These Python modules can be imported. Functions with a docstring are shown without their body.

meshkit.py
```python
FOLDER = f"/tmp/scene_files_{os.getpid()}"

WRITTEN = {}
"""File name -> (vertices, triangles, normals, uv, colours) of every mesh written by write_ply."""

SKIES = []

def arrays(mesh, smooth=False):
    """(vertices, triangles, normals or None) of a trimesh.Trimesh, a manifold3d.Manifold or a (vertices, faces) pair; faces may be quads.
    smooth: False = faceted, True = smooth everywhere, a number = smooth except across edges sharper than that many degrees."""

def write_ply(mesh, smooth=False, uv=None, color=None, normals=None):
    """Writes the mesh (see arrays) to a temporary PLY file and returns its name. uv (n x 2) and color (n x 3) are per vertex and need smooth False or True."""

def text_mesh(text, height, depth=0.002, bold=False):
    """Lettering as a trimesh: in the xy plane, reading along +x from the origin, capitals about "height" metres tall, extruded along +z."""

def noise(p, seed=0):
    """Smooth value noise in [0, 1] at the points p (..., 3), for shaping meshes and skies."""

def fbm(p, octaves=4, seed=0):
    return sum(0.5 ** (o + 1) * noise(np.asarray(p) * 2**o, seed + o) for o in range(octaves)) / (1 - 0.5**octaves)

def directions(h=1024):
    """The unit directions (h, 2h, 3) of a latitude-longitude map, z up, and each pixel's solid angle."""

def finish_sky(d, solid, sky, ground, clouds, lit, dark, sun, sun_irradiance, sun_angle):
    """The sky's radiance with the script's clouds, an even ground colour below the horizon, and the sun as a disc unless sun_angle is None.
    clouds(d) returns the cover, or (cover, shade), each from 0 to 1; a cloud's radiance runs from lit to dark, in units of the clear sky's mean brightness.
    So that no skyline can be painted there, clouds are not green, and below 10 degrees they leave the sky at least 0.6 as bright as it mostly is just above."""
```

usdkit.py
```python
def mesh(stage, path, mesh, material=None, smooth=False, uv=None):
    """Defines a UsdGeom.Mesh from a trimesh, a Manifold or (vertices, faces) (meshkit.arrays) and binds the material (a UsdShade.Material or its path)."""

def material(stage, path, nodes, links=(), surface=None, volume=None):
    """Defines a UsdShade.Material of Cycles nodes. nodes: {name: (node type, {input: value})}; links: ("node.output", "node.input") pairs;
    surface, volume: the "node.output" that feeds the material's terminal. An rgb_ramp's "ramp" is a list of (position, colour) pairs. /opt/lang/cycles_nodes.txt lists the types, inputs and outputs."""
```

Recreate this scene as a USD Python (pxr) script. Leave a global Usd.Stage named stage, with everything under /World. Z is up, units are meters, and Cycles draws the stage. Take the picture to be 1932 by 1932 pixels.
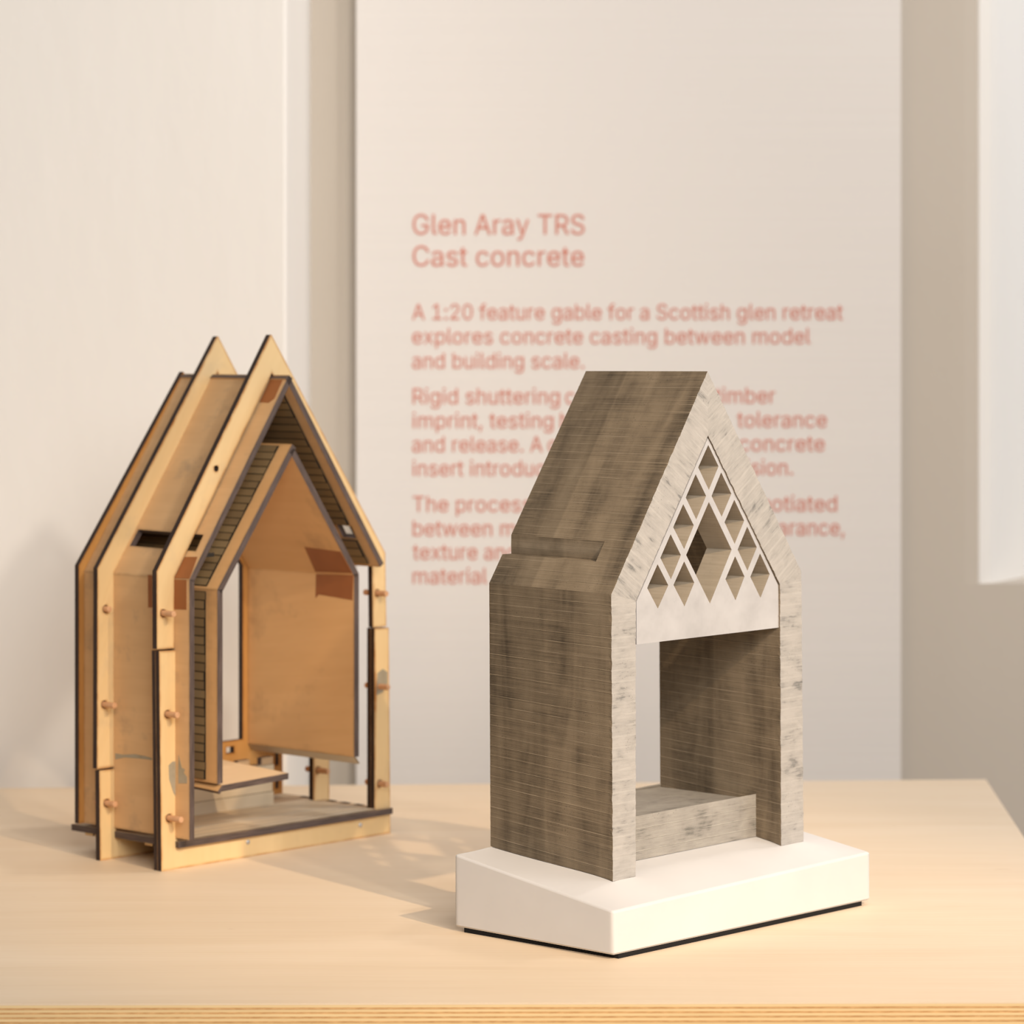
import math, random
import numpy as np, trimesh, usdkit, meshkit
from shapely.geometry import Polygon, Point, box as sbox
from shapely import affinity
from scipy.spatial import Delaunay
from scipy.interpolate import RBFInterpolator
from pxr import Usd, UsdGeom, UsdLux, UsdShade, Gf, Sdf, Vt

stage = Usd.Stage.CreateInMemory()
UsdGeom.SetStageUpAxis(stage, UsdGeom.Tokens.z)
UsdGeom.SetStageMetersPerUnit(stage, 1.0)
world = UsdGeom.Xform.Define(stage, '/World')
stage.SetDefaultPrim(world.GetPrim())
T = Sdf.ValueTypeNames

# ------------------------------------------------------------------ camera, lights, exposure
F, CX, HY, H = 5890.0, 966.0, 630.0, 0.39          # focal length in pixels, principal point, camera height above the table
ZT = 0.90                                          # table top height
cam = UsdGeom.Camera.Define(stage, '/World/camera')
cam.AddTranslateOp().Set(Gf.Vec3d(0, 0, ZT + H))
cam.AddRotateXOp().Set(90.0)
cam.CreateHorizontalApertureAttr(36.0)
cam.CreateVerticalApertureAttr(36.0)
cam.CreateFocalLengthAttr(36.0 * F / 1932)
cam.CreateHorizontalApertureOffsetAttr(0.0)
cam.CreateVerticalApertureOffsetAttr(-(966 - HY) / 1932 * 36.0)
cam.CreateClippingRangeAttr(Gf.Vec2f(0.05, 60))
cam.CreateFStopAttr(9.8)
cam.CreateFocusDistanceAttr(1.99)
cam.CreateExposureAttr(0.08)

dome = UsdLux.DomeLight.Define(stage, '/World/ambient_sky')
dome.CreateIntensityAttr(0.07)
dome.CreateColorAttr(Gf.Vec3f(1.0, 0.95, 0.90))


def spot(name, pos, target, radius, intensity, color, angle=180.0, soft=0.2):
    l = UsdLux.SphereLight.Define(stage, '/World/' + name)
    l.CreateRadiusAttr(radius)
    l.CreateIntensityAttr(intensity)
    l.CreateColorAttr(Gf.Vec3f(*color))
    l.CreateNormalizeAttr(True)
    p, t = np.array(pos, float), np.array(target, float)
    d = (t - p) / np.linalg.norm(t - p)
    m = Gf.Matrix4d().SetLookAt(Gf.Vec3d(*p), Gf.Vec3d(*t), Gf.Vec3d(0, 0, 1)).GetInverse()
    l.AddTransformOp().Set(m)
    if angle < 180:
        s = UsdLux.ShapingAPI.Apply(l.GetPrim())
        s.CreateShapingConeAngleAttr(angle)
        s.CreateShapingConeSoftnessAttr(soft)
    return l


def area(name, pos, target, w, h, intensity, color):
    l = UsdLux.RectLight.Define(stage, '/World/' + name)
    l.CreateWidthAttr(w); l.CreateHeightAttr(h)
    l.CreateIntensityAttr(intensity); l.CreateColorAttr(Gf.Vec3f(*color))
    m = Gf.Matrix4d().SetLookAt(Gf.Vec3d(*pos), Gf.Vec3d(*target), Gf.Vec3d(0, 0, 1)).GetInverse()
    l.AddTransformOp().Set(m)


#LIGHTS
spot('key_spotlight', (1.49, -0.05, ZT + 1.97), (0.12, 2.04, ZT + 0.06), 0.030, 72.0, (1.0, 0.74, 0.48), 9.0, 0.9)
spot('wall_wash_spotlight', (1.37, -0.45, ZT + 1.82), (-0.42, 2.50, ZT + 0.30), 0.08, 30.0, (1.0, 0.90, 0.78), 14.5, 0.8)
spot('warm_spotlight', (-1.35, -0.30, ZT + 1.50), (-0.05, 2.1, ZT + 0.1), 0.25, 6.5, (1.0, 0.64, 0.34), 20.0, 0.8)
spot('panel_spotlight', (0.50, 2.38, ZT + 1.80), (0.52, 3.0, ZT + 0.55), 0.05, 7.6, (1.0, 0.93, 0.88), 48.0, 0.5)
area('window_daylight', (0.98, 3.62, ZT + 0.95), (0.30, 1.9, ZT + 0.3), 0.8, 1.3, 2.4, (0.90, 0.93, 1.0))
area('side_window_daylight', (2.3, 1.75, ZT + 1.0), (0.2, 2.2, ZT + 0.25), 1.2, 1.5, 3.0, (1.0, 0.99, 0.99))
area('front_softlight', (0.55, -0.50, ZT + 1.40), (0.0, 2.6, ZT + 0.40), 1.3, 1.2, 9.6, (1.0, 0.96, 0.92))
#ENDLIGHTS


# ------------------------------------------------------------------ helpers
names = {}


def numbered(parent, name):
    k = names.get((parent, name), 0)
    names[(parent, name)] = k + 1
    return f'{parent}/{name}' if k == 0 else f'{parent}/{name}_{k:03d}'


def tag(p, label=None, cat=None, kind=None, group=None):
    p = p.GetPrim() if hasattr(p, 'GetPrim') else p
    for k, v in (('label', label), ('category', cat), ('kind', kind), ('group', group)):
        if v:
            p.SetCustomDataByKey(k, v)
    return p


def thing(name, label, cat, loc=(0, 0, 0), yaw=0.0, kind=None):
    x = UsdGeom.Xform.Define(stage, numbered('/World', name))
    x.AddTranslateOp().Set(Gf.Vec3d(*loc))
    if yaw:
        x.AddRotateZOp().Set(math.degrees(yaw))
    return tag(x, label, cat, kind)


def pathof(p):
    return '/World' if p is None else str(p.GetPath())


def obj(name, mesh, mat, parent=None, smooth=False, label=None, cat=None, kind=None, prim=None):
    """mesh: trimesh / (v, f); prim: dict of per-vertex primvars (faceted meshes only)."""
    m = usdkit.mesh(stage, numbered(pathof(parent), name), mesh, mat, smooth)
    for k, v in (prim or {}).items():
        v = np.asarray(v, np.float32)
        api = UsdGeom.PrimvarsAPI(m)
        if v.ndim == 1:
            api.CreatePrimvar(k, T.FloatArray, 'vertex').Set(Vt.FloatArray.FromNumpy(v))
        else:
            api.CreatePrimvar(k, T.Float3Array, 'vertex').Set(Vt.Vec3fArray.FromNumpy(v))
    return tag(m, label, cat, kind)


class Frame:
    """A thing's axes on the table (u along its front, v to the back, z up) and the photograph's rays in them."""
    def __init__(s, X, Y, yaw):
        s.o = np.array([X, Y, 0.0]); s.yaw = yaw
        c, n = np.cos(yaw), np.sin(yaw)
        s.R = np.array([[c, -n, 0], [n, c, 0], [0, 0, 1.0]])
        s.c = s.R.T @ (np.array([0, 0, H]) - s.o)

    def at(s, px, py, p, n):
        p, n = np.array(p, float), np.array(n, float)
        d = s.R.T @ np.array([(px - CX) / F, 1, -(py - HY) / F])
        return s.c + n @ (p - s.c) / (n @ d) * d

    def v(s, px, py, v): return s.at(px, py, (0, v, 0), (0, 1, 0))
    def u(s, px, py, u): return s.at(px, py, (u, 0, 0), (1, 0, 0))
    def z(s, px, py, z): return s.at(px, py, (0, 0, z), (0, 0, 1))


def sub(a, b): return np.asarray(a, float) - np.asarray(b, float)
def cross2(a, b): return a[:, 0] * b[:, 1] - a[:, 1] * b[:, 0]
def unit(a): a = np.asarray(a, float); return a / np.linalg.norm(a)


RNG = np.random.default_rng(7)


def tri2(poly):
    if poly.is_empty:
        return np.zeros((0, 2)), np.zeros((0, 3), int)
    geoms = getattr(poly, 'geoms', [poly])
    V, Fc, n = [], [], 0
    for g in geoms:
        if g.geom_type != 'Polygon' or g.area < 1e-10:
            continue
        v, f = trimesh.creation.triangulate_polygon(g, engine='earcut')
        V.append(v); Fc.append(np.asarray(f) + n); n += len(v)
    return (np.vstack(V), np.vstack(Fc)) if V else (np.zeros((0, 2)), np.zeros((0, 3), int))


def plate(outline, thick, grain, holes=(), scorch=0.0025, seed=0, ext=None):
    """A sheet: outline = coplanar 3D points of its seen face; thick is measured along ext (default: away from the face on the side of ext).
    Returns mesh and primvars gc (grain coordinates) and burn (x: laser cut edge, y: scorch near the edge)."""
    P = np.asarray(outline, float)
    o = P.mean(0)
    n = unit(np.linalg.svd(P - o)[2][2])
    if ext is None:
        ext = n
    ext = unit(ext)
    if n @ ext < 0:
        n = -n
    e1 = unit(np.asarray(grain, float) - n * (n @ np.asarray(grain, float)))
    e2 = np.cross(n, e1)
    to2 = lambda q: np.stack([sub(q, o) @ e1, sub(q, o) @ e2], -1)
    poly = Polygon(to2(P)).buffer(0)
    for h in holes:
        poly = poly.difference(Polygon(to2(np.asarray(h, float))).buffer(0))
    inner = poly.buffer(-scorch, join_style=2)
    if inner.is_empty:
        inner = poly.buffer(-scorch * 0.35, join_style=2)
    ring = poly.difference(inner)
    V, Fc, G, B = [], [], [], []
    off = np.random.default_rng(seed + 100).uniform(-1, 1, 3) * (0.5, 0.5, 2.0)
    cnt = 0

    def add(v3, f, g, b):
        nonlocal cnt
        V.append(v3); Fc.append(np.asarray(f) + cnt); G.append(g); B.append(b); cnt += len(v3)
    bound = poly.boundary
    for part in (ring, inner):
        v, f = tri2(part)
        if not len(v):
            continue
        sc = np.array([1.0 if bound.distance(Point(q)) < 1e-6 else 0.0 for q in v])
        v3 = o + v[:, :1] * e1 + v[:, 1:] * e2
        g = np.column_stack([v[:, 0], v[:, 1], np.zeros(len(v))]) + off
        b = np.column_stack([np.zeros(len(v)), sc, np.zeros(len(v))])
        area = cross2(v[f[:, 1]] - v[f[:, 0]], v[f[:, 2]] - v[f[:, 0]])
        f = np.where((area > 0)[:, None], f, f[:, ::-1])      # ccw about n
        add(v3, f[:, ::-1], g, b)                            # seen face looks along -n
        add(v3 + n * thick, f, g + (0, 0, thick), b)
    for poly1 in getattr(poly, 'geoms', [poly]):
        for loop in [poly1.exterior, *poly1.interiors]:
            c = np.array(loop.coords)
            if (loop is poly1.exterior) != loop.is_ccw:
                c = c[::-1]
            for a, b in zip(c[:-1], c[1:]):
                q = np.array([o + a[0] * e1 + a[1] * e2, o + b[0] * e1 + b[1] * e2])
                v3 = np.array([q[0], q[1], q[1] + n * thick, q[0] + n * thick])
                L = np.linalg.norm(b - a)
                g = np.array([[0, 0, 0], [L, 0, 0], [L, thick, 0], [0, thick, 0]]) + off + (a[0], 0, 0)
                add(v3, [[0, 1, 2], [0, 2, 3]], g, np.tile([1.0, 0, 0], (4, 1)))
    return (np.vstack(V), np.vstack(Fc)), dict(gc=np.vstack(G), burn=np.vstack(B))


def rbox(lo, hi, r=0.0):
    lo, hi = np.array(lo, float), np.array(hi, float)
    if r <= 0:
        m = trimesh.creation.box(hi - lo)
        m.apply_translation((lo + hi) / 2)
        return m
    import manifold3d
    pts = []
    for k in np.ndindex(2, 2, 2):
        c = np.where(np.array(k) == 0, lo + r, hi - r)
        s = trimesh.creation.icosphere(2, r)
        pts.append(s.vertices + c)
    return trimesh.convex.convex_hull(np.vstack(pts))


# ------------------------------------------------------------------ materials
LK = '/World/Looks/'
UsdGeom.Scope.Define(stage, '/World/Looks')


def lerp_ramp(a, b, lo=0.3, hi=0.7): return [(lo, a), (hi, b)]


def paint(name, c1, c2, scale=6.0, rough=0.85, bump=0.0, bscale=60.0, bdist=0.002, stretch=(1, 1, 1)):
    nodes = {'tc': ('texture_coordinate', {}), 'mp': ('mapping', {'scale': stretch}),
             'n': ('noise_texture', {'scale': scale, 'detail': 5.0, 'roughness': 0.55}),
             'r': ('rgb_ramp', {'ramp': lerp_ramp(c1, c2)}), 'p': ('principled_bsdf', {'roughness': rough, 'specular_ior_level': 0.25})}
    links = [('tc.object', 'mp.vector'), ('mp.vector', 'n.vector'), ('n.fac', 'r.fac'), ('r.color', 'p.base_color')]
    if bump:
        nodes['bn'] = ('noise_texture', {'scale': bscale, 'detail': 4.0, 'roughness': 0.6})
        nodes['b'] = ('bump', {'strength': bump, 'distance': bdist})
        links += [('mp.vector', 'bn.vector'), ('bn.fac', 'b.height'), ('b.normal', 'p.normal')]
    return usdkit.material(stage, LK + name, nodes, links, 'p.BSDF')


def plywood(name, face_a, face_b, edge, scorch, stain=None, stain_amount=0.0, rough=0.6, grain=(14, 160, 60), scorch_gain=0.8, stain_scale=22.0):
    """Birch ply: grain along gc.x, dark laser-cut edges (burn.x) with an orange scorch (burn.y)."""
    nodes = {
        'gc': ('attribute', {'attribute': 'gc'}), 'bu': ('attribute', {'attribute': 'burn'}), 'sep': ('separate_xyz', {}),
        'm1': ('mapping', {'scale': grain}), 'n1': ('noise_texture', {'scale': 1.0, 'detail': 4.0, 'roughness': 0.6, 'distortion': 0.4}),
        'm2': ('mapping', {'scale': (9, 26, 9)}), 'n2': ('noise_texture', {'scale': 1.0, 'detail': 3.0, 'roughness': 0.5, 'distortion': 0.8}),
        'r1': ('rgb_ramp', {'ramp': lerp_ramp(face_a, face_b, 0.28, 0.72)}),
        'mixf': ('math', {'math_type': 'multiply_add', 'value2': 0.5, 'value3': 0.0}),
        'add': ('math', {'math_type': 'multiply_add', 'value2': 0.5}),
        'n3': ('noise_texture', {'scale': stain_scale, 'detail': 4.0, 'roughness': 0.65}),
        'r3': ('rgb_ramp', {'ramp': [(0.56, (0, 0, 0)), (0.72, (1, 1, 1))]}),
        'sa': ('math', {'math_type': 'multiply', 'value2': stain_amount}),
        'mst': ('mix_color', {'b': stain or edge}),
        'nw': ('noise_texture', {'scale': 90.0, 'detail': 2.0}),
        'rw': ('rgb_ramp', {'ramp': [(0.3, (0.35, 0.35, 0.35)), (0.7, (1, 1, 1))]}),
        'pw': ('math', {'math_type': 'power', 'value2': 1.6}),
        'ws': ('math', {'math_type': 'multiply', 'value2': scorch_gain}), 'ws2': ('math', {'math_type': 'multiply'}),
        'msc': ('mix_color', {'b': scorch}),
        'm4': ('mapping', {'scale': (60, 900, 900)}), 'n4': ('noise_texture', {'scale': 1.0, 'detail': 3.0}),
        're': ('rgb_ramp', {'ramp': [(0.3, edge), (0.66, tuple(min(1, 1.9 * c + 0.006) for c in edge)), (0.80, tuple(min(1, 3.0 * c + 0.02) for c in edge))]}),
        'med': ('mix_color', {}),
        'bm': ('bump', {'strength': 0.25, 'distance': 0.0006}),
        'p': ('principled_bsdf', {'roughness': rough, 'specular_ior_level': 0.3}),
    }
    links = [('gc.vector', 'm1.vector'), ('m1.vector', 'n1.vector'), ('gc.vector', 'm2.vector'), ('m2.vector', 'n2.vector'),
             ('n1.fac', 'mixf.value1'), ('n2.fac', 'add.value1'), ('mixf.value', 'add.value3'), ('add.value', 'r1.fac'),
             ('gc.vector', 'n3.vector'), ('n3.fac', 'r3.fac'), ('r3.color', 'sa.value1'), ('sa.value', 'mst.fac'), ('r1.color', 'mst.a'),
             ('bu.vector', 'sep.vector'), ('sep.y', 'pw.value1'), ('pw.value', 'ws.value1'), ('gc.vector', 'nw.vector'), ('nw.fac', 'rw.fac'),
             ('ws.value', 'ws2.value1'), ('rw.color', 'ws2.value2'), ('ws2.value', 'msc.fac'), ('mst.result', 'msc.a'),
             ('gc.vector', 'm4.vector'), ('m4.vector', 'n4.vector'), ('n4.fac', 're.fac'),
             ('sep.x', 'med.fac'), ('msc.result', 'med.a'), ('re.color', 'med.b'), ('med.result', 'p.base_color'),
             ('n1.fac', 'bm.height'), ('bm.normal', 'p.normal')]
    return usdkit.material(stage, LK + name, nodes, links, 'p.BSDF')


def concrete(name, ramp, seam_col, band_scale, stri_scale, pit=0.5, rough=0.8, tone=0.0, bump=0.35):
    """Board-marked concrete: gc.x along the boards, gc.y across them; gc.z which face; seam: the proud line between two boards."""
    nodes = {
        'gc': ('attribute', {'attribute': 'gc'}), 'sa': ('attribute', {'attribute': 'seam'}), 'se': ('separate_xyz', {}),
        'tn': ('map_range', {'from_min': 0.0, 'from_max': 1.0, 'to_min': 1 - tone, 'to_max': 1 + 0.6 * tone}), 'tm': ('mix_color', {'blend_type': 'multiply', 'fac': 1.0}),
        'm1': ('mapping', {'scale': band_scale}), 'n1': ('noise_texture', {'scale': 1.0, 'detail': 4.0, 'roughness': 0.55, 'distortion': 0.5}),
        'm2': ('mapping', {'scale': stri_scale}), 'n2': ('noise_texture', {'scale': 1.0, 'detail': 3.0, 'roughness': 0.6}),
        'n5': ('noise_texture', {'scale': 46.0, 'detail': 6.0, 'roughness': 0.62}),
        'a': ('math', {'math_type': 'multiply', 'value2': 0.44}), 'b': ('math', {'math_type': 'multiply_add', 'value2': 0.30}),
        'c': ('math', {'math_type': 'multiply_add', 'value2': 0.26}),
        'r': ('rgb_ramp', {'ramp': ramp}),
        'vo': ('voronoi_texture', {'scale': 420.0}), 'rv': ('rgb_ramp', {'ramp': [(0.0, (1, 1, 1)), (0.20, (0, 0, 0))]}),
        'n6': ('noise_texture', {'scale': 30.0, 'detail': 2.0}), 'r6': ('rgb_ramp', {'ramp': [(0.50, (0, 0, 0)), (0.64, (pit, pit, pit))]}),
        'pm': ('math', {'math_type': 'multiply'}), 'mp': ('mix_color', {'b': tuple(0.18 * x for x in ramp[0][1])}),
        'n7': ('noise_texture', {'scale': 60.0, 'detail': 3.0}), 'r7': ('rgb_ramp', {'ramp': [(0.35, (0.12, 0.12, 0.12)), (0.62, (1, 1, 1))]}),
        'sm': ('math', {'math_type': 'multiply'}), 'ms': ('mix_color', {'b': seam_col}),
        'bm': ('bump', {'strength': bump, 'distance': 0.0006}),
        'p': ('principled_bsdf', {'roughness': rough, 'specular_ior_level': 0.3}),
    }
    nodes['vo'] = ('voronoi_texture', {'scale': 420.0})
    links = [('gc.vector', 'm1.vector'), ('m1.vector', 'n1.vector'), ('gc.vector', 'm2.vector'), ('m2.vector', 'n2.vector'), ('gc.vector', 'n5.vector'),
             ('n1.fac', 'a.value1'), ('n2.fac', 'b.value1'), ('a.value', 'b.value3'), ('n5.fac', 'c.value1'), ('b.value', 'c.value3'), ('c.value', 'r.fac'),
             ('gc.vector', 'vo.vector'), ('vo.distance', 'rv.fac'), ('gc.vector', 'n6.vector'), ('n6.fac', 'r6.fac'),
             ('rv.color', 'pm.value1'), ('r6.color', 'pm.value2'), ('pm.value', 'mp.fac'), ('tm.result', 'mp.a'),
             ('gc.vector', 'n7.vector'), ('n7.fac', 'r7.fac'), ('sa.vector', 'se.vector'), ('se.x', 'sm.value1'), ('se.y', 'tn.value'), ('r.color', 'tm.a'), ('tn.result', 'tm.b'), ('r7.color', 'sm.value2'), ('sm.value', 'ms.fac'), ('mp.result', 'ms.a'),
             ('ms.result', 'p.base_color'), ('n2.fac', 'bm.height'), ('bm.normal', 'p.normal')]
    return usdkit.material(stage, LK + name, nodes, links, 'p.BSDF')


def plain(name, c, rough=0.6, metal=0.0):
    return usdkit.material(stage, LK + name, {'p': ('principled_bsdf', {'base_color': c, 'roughness': rough, 'metallic': metal, 'specular_ior_level': 0.3})}, [], 'p.BSDF')


M = {}
M['plaster'] = paint('wall_plaster', (0.875, 0.845, 0.80), (0.895, 0.868, 0.828), 5.0, 0.9, 0.20, 30.0, 0.004, (1, 1, 0.35))
M['wall'] = paint('wall_paint', (0.565, 0.505, 0.430), (0.59, 0.53, 0.455), 3.0, 0.9)
M['floor'] = paint('floor_boards', (0.30, 0.24, 0.18), (0.36, 0.29, 0.22), 4.0, 0.6, stretch=(1, 8, 1))
M['plinth'] = paint('white_plaster', (0.645, 0.63, 0.62), (0.675, 0.66, 0.65), 20.0, 0.7, 0.10, 120.0, 0.0008)
M['felt'] = plain('black_felt', (0.012, 0.011, 0.011), 0.95)
M['ink'] = plain('coral_print', (0.62, 0.225, 0.165), 0.7)
M['tape'] = paint('brown_tape', (0.27, 0.098, 0.033), (0.31, 0.115, 0.04), 40.0, 0.45)
M['peg'] = paint('beech_dowel', (0.55, 0.30, 0.16), (0.66, 0.38, 0.21), 120.0, 0.6)
M['steel'] = plain('nail_steel', (0.55, 0.54, 0.53), 0.35, 0.9)
M['smear'] = paint('plaster_smear', (0.30, 0.26, 0.18), (0.38, 0.33, 0.25), 90.0, 0.9)
M['leg'] = paint('table_leg', (0.70, 0.55, 0.38), (0.76, 0.60, 0.42), 8.0, 0.6)
# panel: ribbed fabric-like vinyl
M['panel'] = usdkit.material(stage, LK + 'panel_print', {
    'tc': ('texture_coordinate', {}), 'm': ('mapping', {'scale': (2, 1, 640)}), 'n': ('noise_texture', {'scale': 1.0, 'detail': 2.0}),
    'r': ('rgb_ramp', {'ramp': lerp_ramp((0.75, 0.712, 0.675), (0.768, 0.73, 0.692), 0.35, 0.65)}),
    'p': ('principled_bsdf', {'roughness': 0.8, 'specular_ior_level': 0.2})},
    [('tc.object', 'm.vector'), ('m.vector', 'n.vector'), ('n.fac', 'r.fac'), ('r.color', 'p.base_color')], 'p.BSDF')
M['table_top'] = usdkit.material(stage, LK + 'birch_face', {
    'tc': ('texture_coordinate', {}), 'm': ('mapping', {'scale': (2.0, 16.0, 1)}), 'n': ('noise_texture', {'scale': 1.0, 'detail': 5.0, 'roughness': 0.6, 'distortion': 1.2}),
    'm2': ('mapping', {'scale': (9.0, 260.0, 1)}), 'n2': ('noise_texture', {'scale': 1.0, 'detail': 3.0}),
    'a': ('math', {'math_type': 'multiply', 'value2': 0.7}), 'b': ('math', {'math_type': 'multiply_add', 'value2': 0.3}),
    'r': ('rgb_ramp', {'ramp': [(0.30, (0.745, 0.585, 0.410)), (0.5, (0.785, 0.632, 0.458)), (0.70, (0.815, 0.668, 0.50))]}),
    'v': ('noise_texture', {'scale': 26.0, 'detail': 2.0}), 'rv': ('rgb_ramp', {'ramp': [(0.74, (0, 0, 0)), (0.80, (0.55, 0.55, 0.55))]}),
    'mx': ('mix_color', {'b': (0.42, 0.27, 0.14)}), 'mv': ('mapping', {'scale': (1, 3, 1)}),
    'p': ('principled_bsdf', {'roughness': 0.55, 'specular_ior_level': 0.35})},
    [('tc.object', 'm.vector'), ('m.vector', 'n.vector'), ('tc.object', 'm2.vector'), ('m2.vector', 'n2.vector'), ('n.fac', 'a.value1'), ('a.value', 'b.value3'),
     ('n2.fac', 'b.value1'), ('b.value', 'r.fac'), ('tc.object', 'mv.vector'), ('mv.vector', 'v.vector'), ('v.fac', 'rv.fac'), ('rv.color', 'mx.fac'), ('r.color', 'mx.a'),
     ('mx.result', 'p.base_color')], 'p.BSDF')
M['ply_dark'] = paint('ply_end_grain', (0.50, 0.27, 0.11), (0.72, 0.45, 0.21), 1.0, 0.8, 0, stretch=(160, 10, 900))
M['ply_light'] = paint('ply_long_grain', (0.74, 0.54, 0.28), (0.82, 0.62, 0.34), 1.0, 0.7, 0, stretch=(12, 10, 300))

EDGE = (0.024, 0.013, 0.009)
EDGE2 = (0.060, 0.042, 0.036)
M['rib'] = plywood('laser_cut_birch', (0.70, 0.50, 0.25), (0.76, 0.56, 0.30), EDGE, (0.40, 0.15, 0.025), (0.40, 0.33, 0.24), 0.25, scorch_gain=0.95)
M['shell'] = plywood('stained_birch', (0.56, 0.345, 0.17), (0.66, 0.425, 0.22), EDGE2, (0.13, 0.075, 0.03), (0.26, 0.20, 0.14), 0.55, scorch_gain=0.45)
M['core'] = plywood('core_birch', (0.64, 0.375, 0.16), (0.72, 0.44, 0.20), EDGE2, (0.20, 0.10, 0.035), (0.34, 0.20, 0.10), 0.4, scorch_gain=0.5)
M['back'] = plywood('scorched_birch', (0.46, 0.22, 0.06), (0.55, 0.29, 0.09), EDGE, (0.28, 0.09, 0.01), None, 0.0, scorch_gain=0.9)
M['shelf'] = plywood('pale_birch', (0.70, 0.50, 0.29), (0.75, 0.55, 0.33), EDGE2, (0.55, 0.33, 0.16), None, 0.0, scorch_gain=0.5)
M['base'] = plywood('base_birch', (0.42, 0.29, 0.17), (0.50, 0.35, 0.21), EDGE2, (0.22, 0.15, 0.08), (0.30, 0.27, 0.22), 0.6, scorch_gain=0.5)
STR = [plywood(f'cladding_{k}', tuple(0.82 * c for c in col), col, (0.012, 0.010, 0.007), (0.05, 0.04, 0.02), (0.20, 0.17, 0.11), 0.5, scorch_gain=0.8)
       for k, col in enumerate([(0.255, 0.175, 0.085), (0.225, 0.155, 0.078), (0.285, 0.20, 0.10)])]
STRL = [plywood(f'deck_cladding_{k}', tuple(0.85 * c for c in col), col, (0.16, 0.12, 0.08), (0.40, 0.31, 0.20), (0.44, 0.40, 0.34), 0.5, scorch_gain=0.35)
        for k, col in enumerate([(0.64, 0.52, 0.36), (0.60, 0.50, 0.36), (0.67, 0.54, 0.37)])]
M['bed'] = plain('burnt_glue_line', (0.012, 0.009, 0.006), 0.9)

SEAM = (0.34, 0.275, 0.195)
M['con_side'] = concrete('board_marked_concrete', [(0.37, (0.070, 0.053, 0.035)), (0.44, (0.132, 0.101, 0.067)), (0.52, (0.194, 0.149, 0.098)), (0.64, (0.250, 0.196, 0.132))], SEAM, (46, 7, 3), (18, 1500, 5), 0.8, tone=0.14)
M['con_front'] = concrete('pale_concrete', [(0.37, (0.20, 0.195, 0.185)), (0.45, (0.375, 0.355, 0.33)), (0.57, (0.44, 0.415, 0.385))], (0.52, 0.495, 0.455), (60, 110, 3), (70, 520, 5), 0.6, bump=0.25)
M['con_step'] = concrete('step_concrete', [(0.37, (0.17, 0.16, 0.14)), (0.45, (0.31, 0.285, 0.25)), (0.60, (0.39, 0.36, 0.315))], (0.47, 0.44, 0.385), (40, 60, 3), (60, 700, 5), 0.8)
M['con_white'] = concrete('white_concrete', [(0.36, (0.42, 0.41, 0.41)), (0.5, (0.485, 0.475, 0.475)), (0.65, (0.535, 0.525, 0.525))], (0.7, 0.66, 0.62), (14, 22, 3), (60, 60, 5), 0.15, 0.55, bump=0.05)
M['con_hole'] = concrete('lattice_reveal_concrete', [(0.35, (0.34, 0.285, 0.21)), (0.5, (0.42, 0.355, 0.27)), (0.65, (0.48, 0.41, 0.32))], (0.55, 0.45, 0.3), (14, 160, 3), (20, 900, 5), 0.3, 0.7, bump=0.1)

# ------------------------------------------------------------------ the setting
WL, RB = 2.72, 3.04          # left wall's face, back wall at the recess
XL = (541 - CX) / F * WL


def struct(name, mesh, mat, label, **k):
    return obj(name, mesh, mat, None, label=label, kind='structure', **k)


def prism(pts, z0, z1):
    p = Polygon(pts)
    m = trimesh.creation.extrude_polygon(p, z1 - z0, engine='earcut')
    m.apply_translation((0, 0, z0))
    return m


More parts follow.
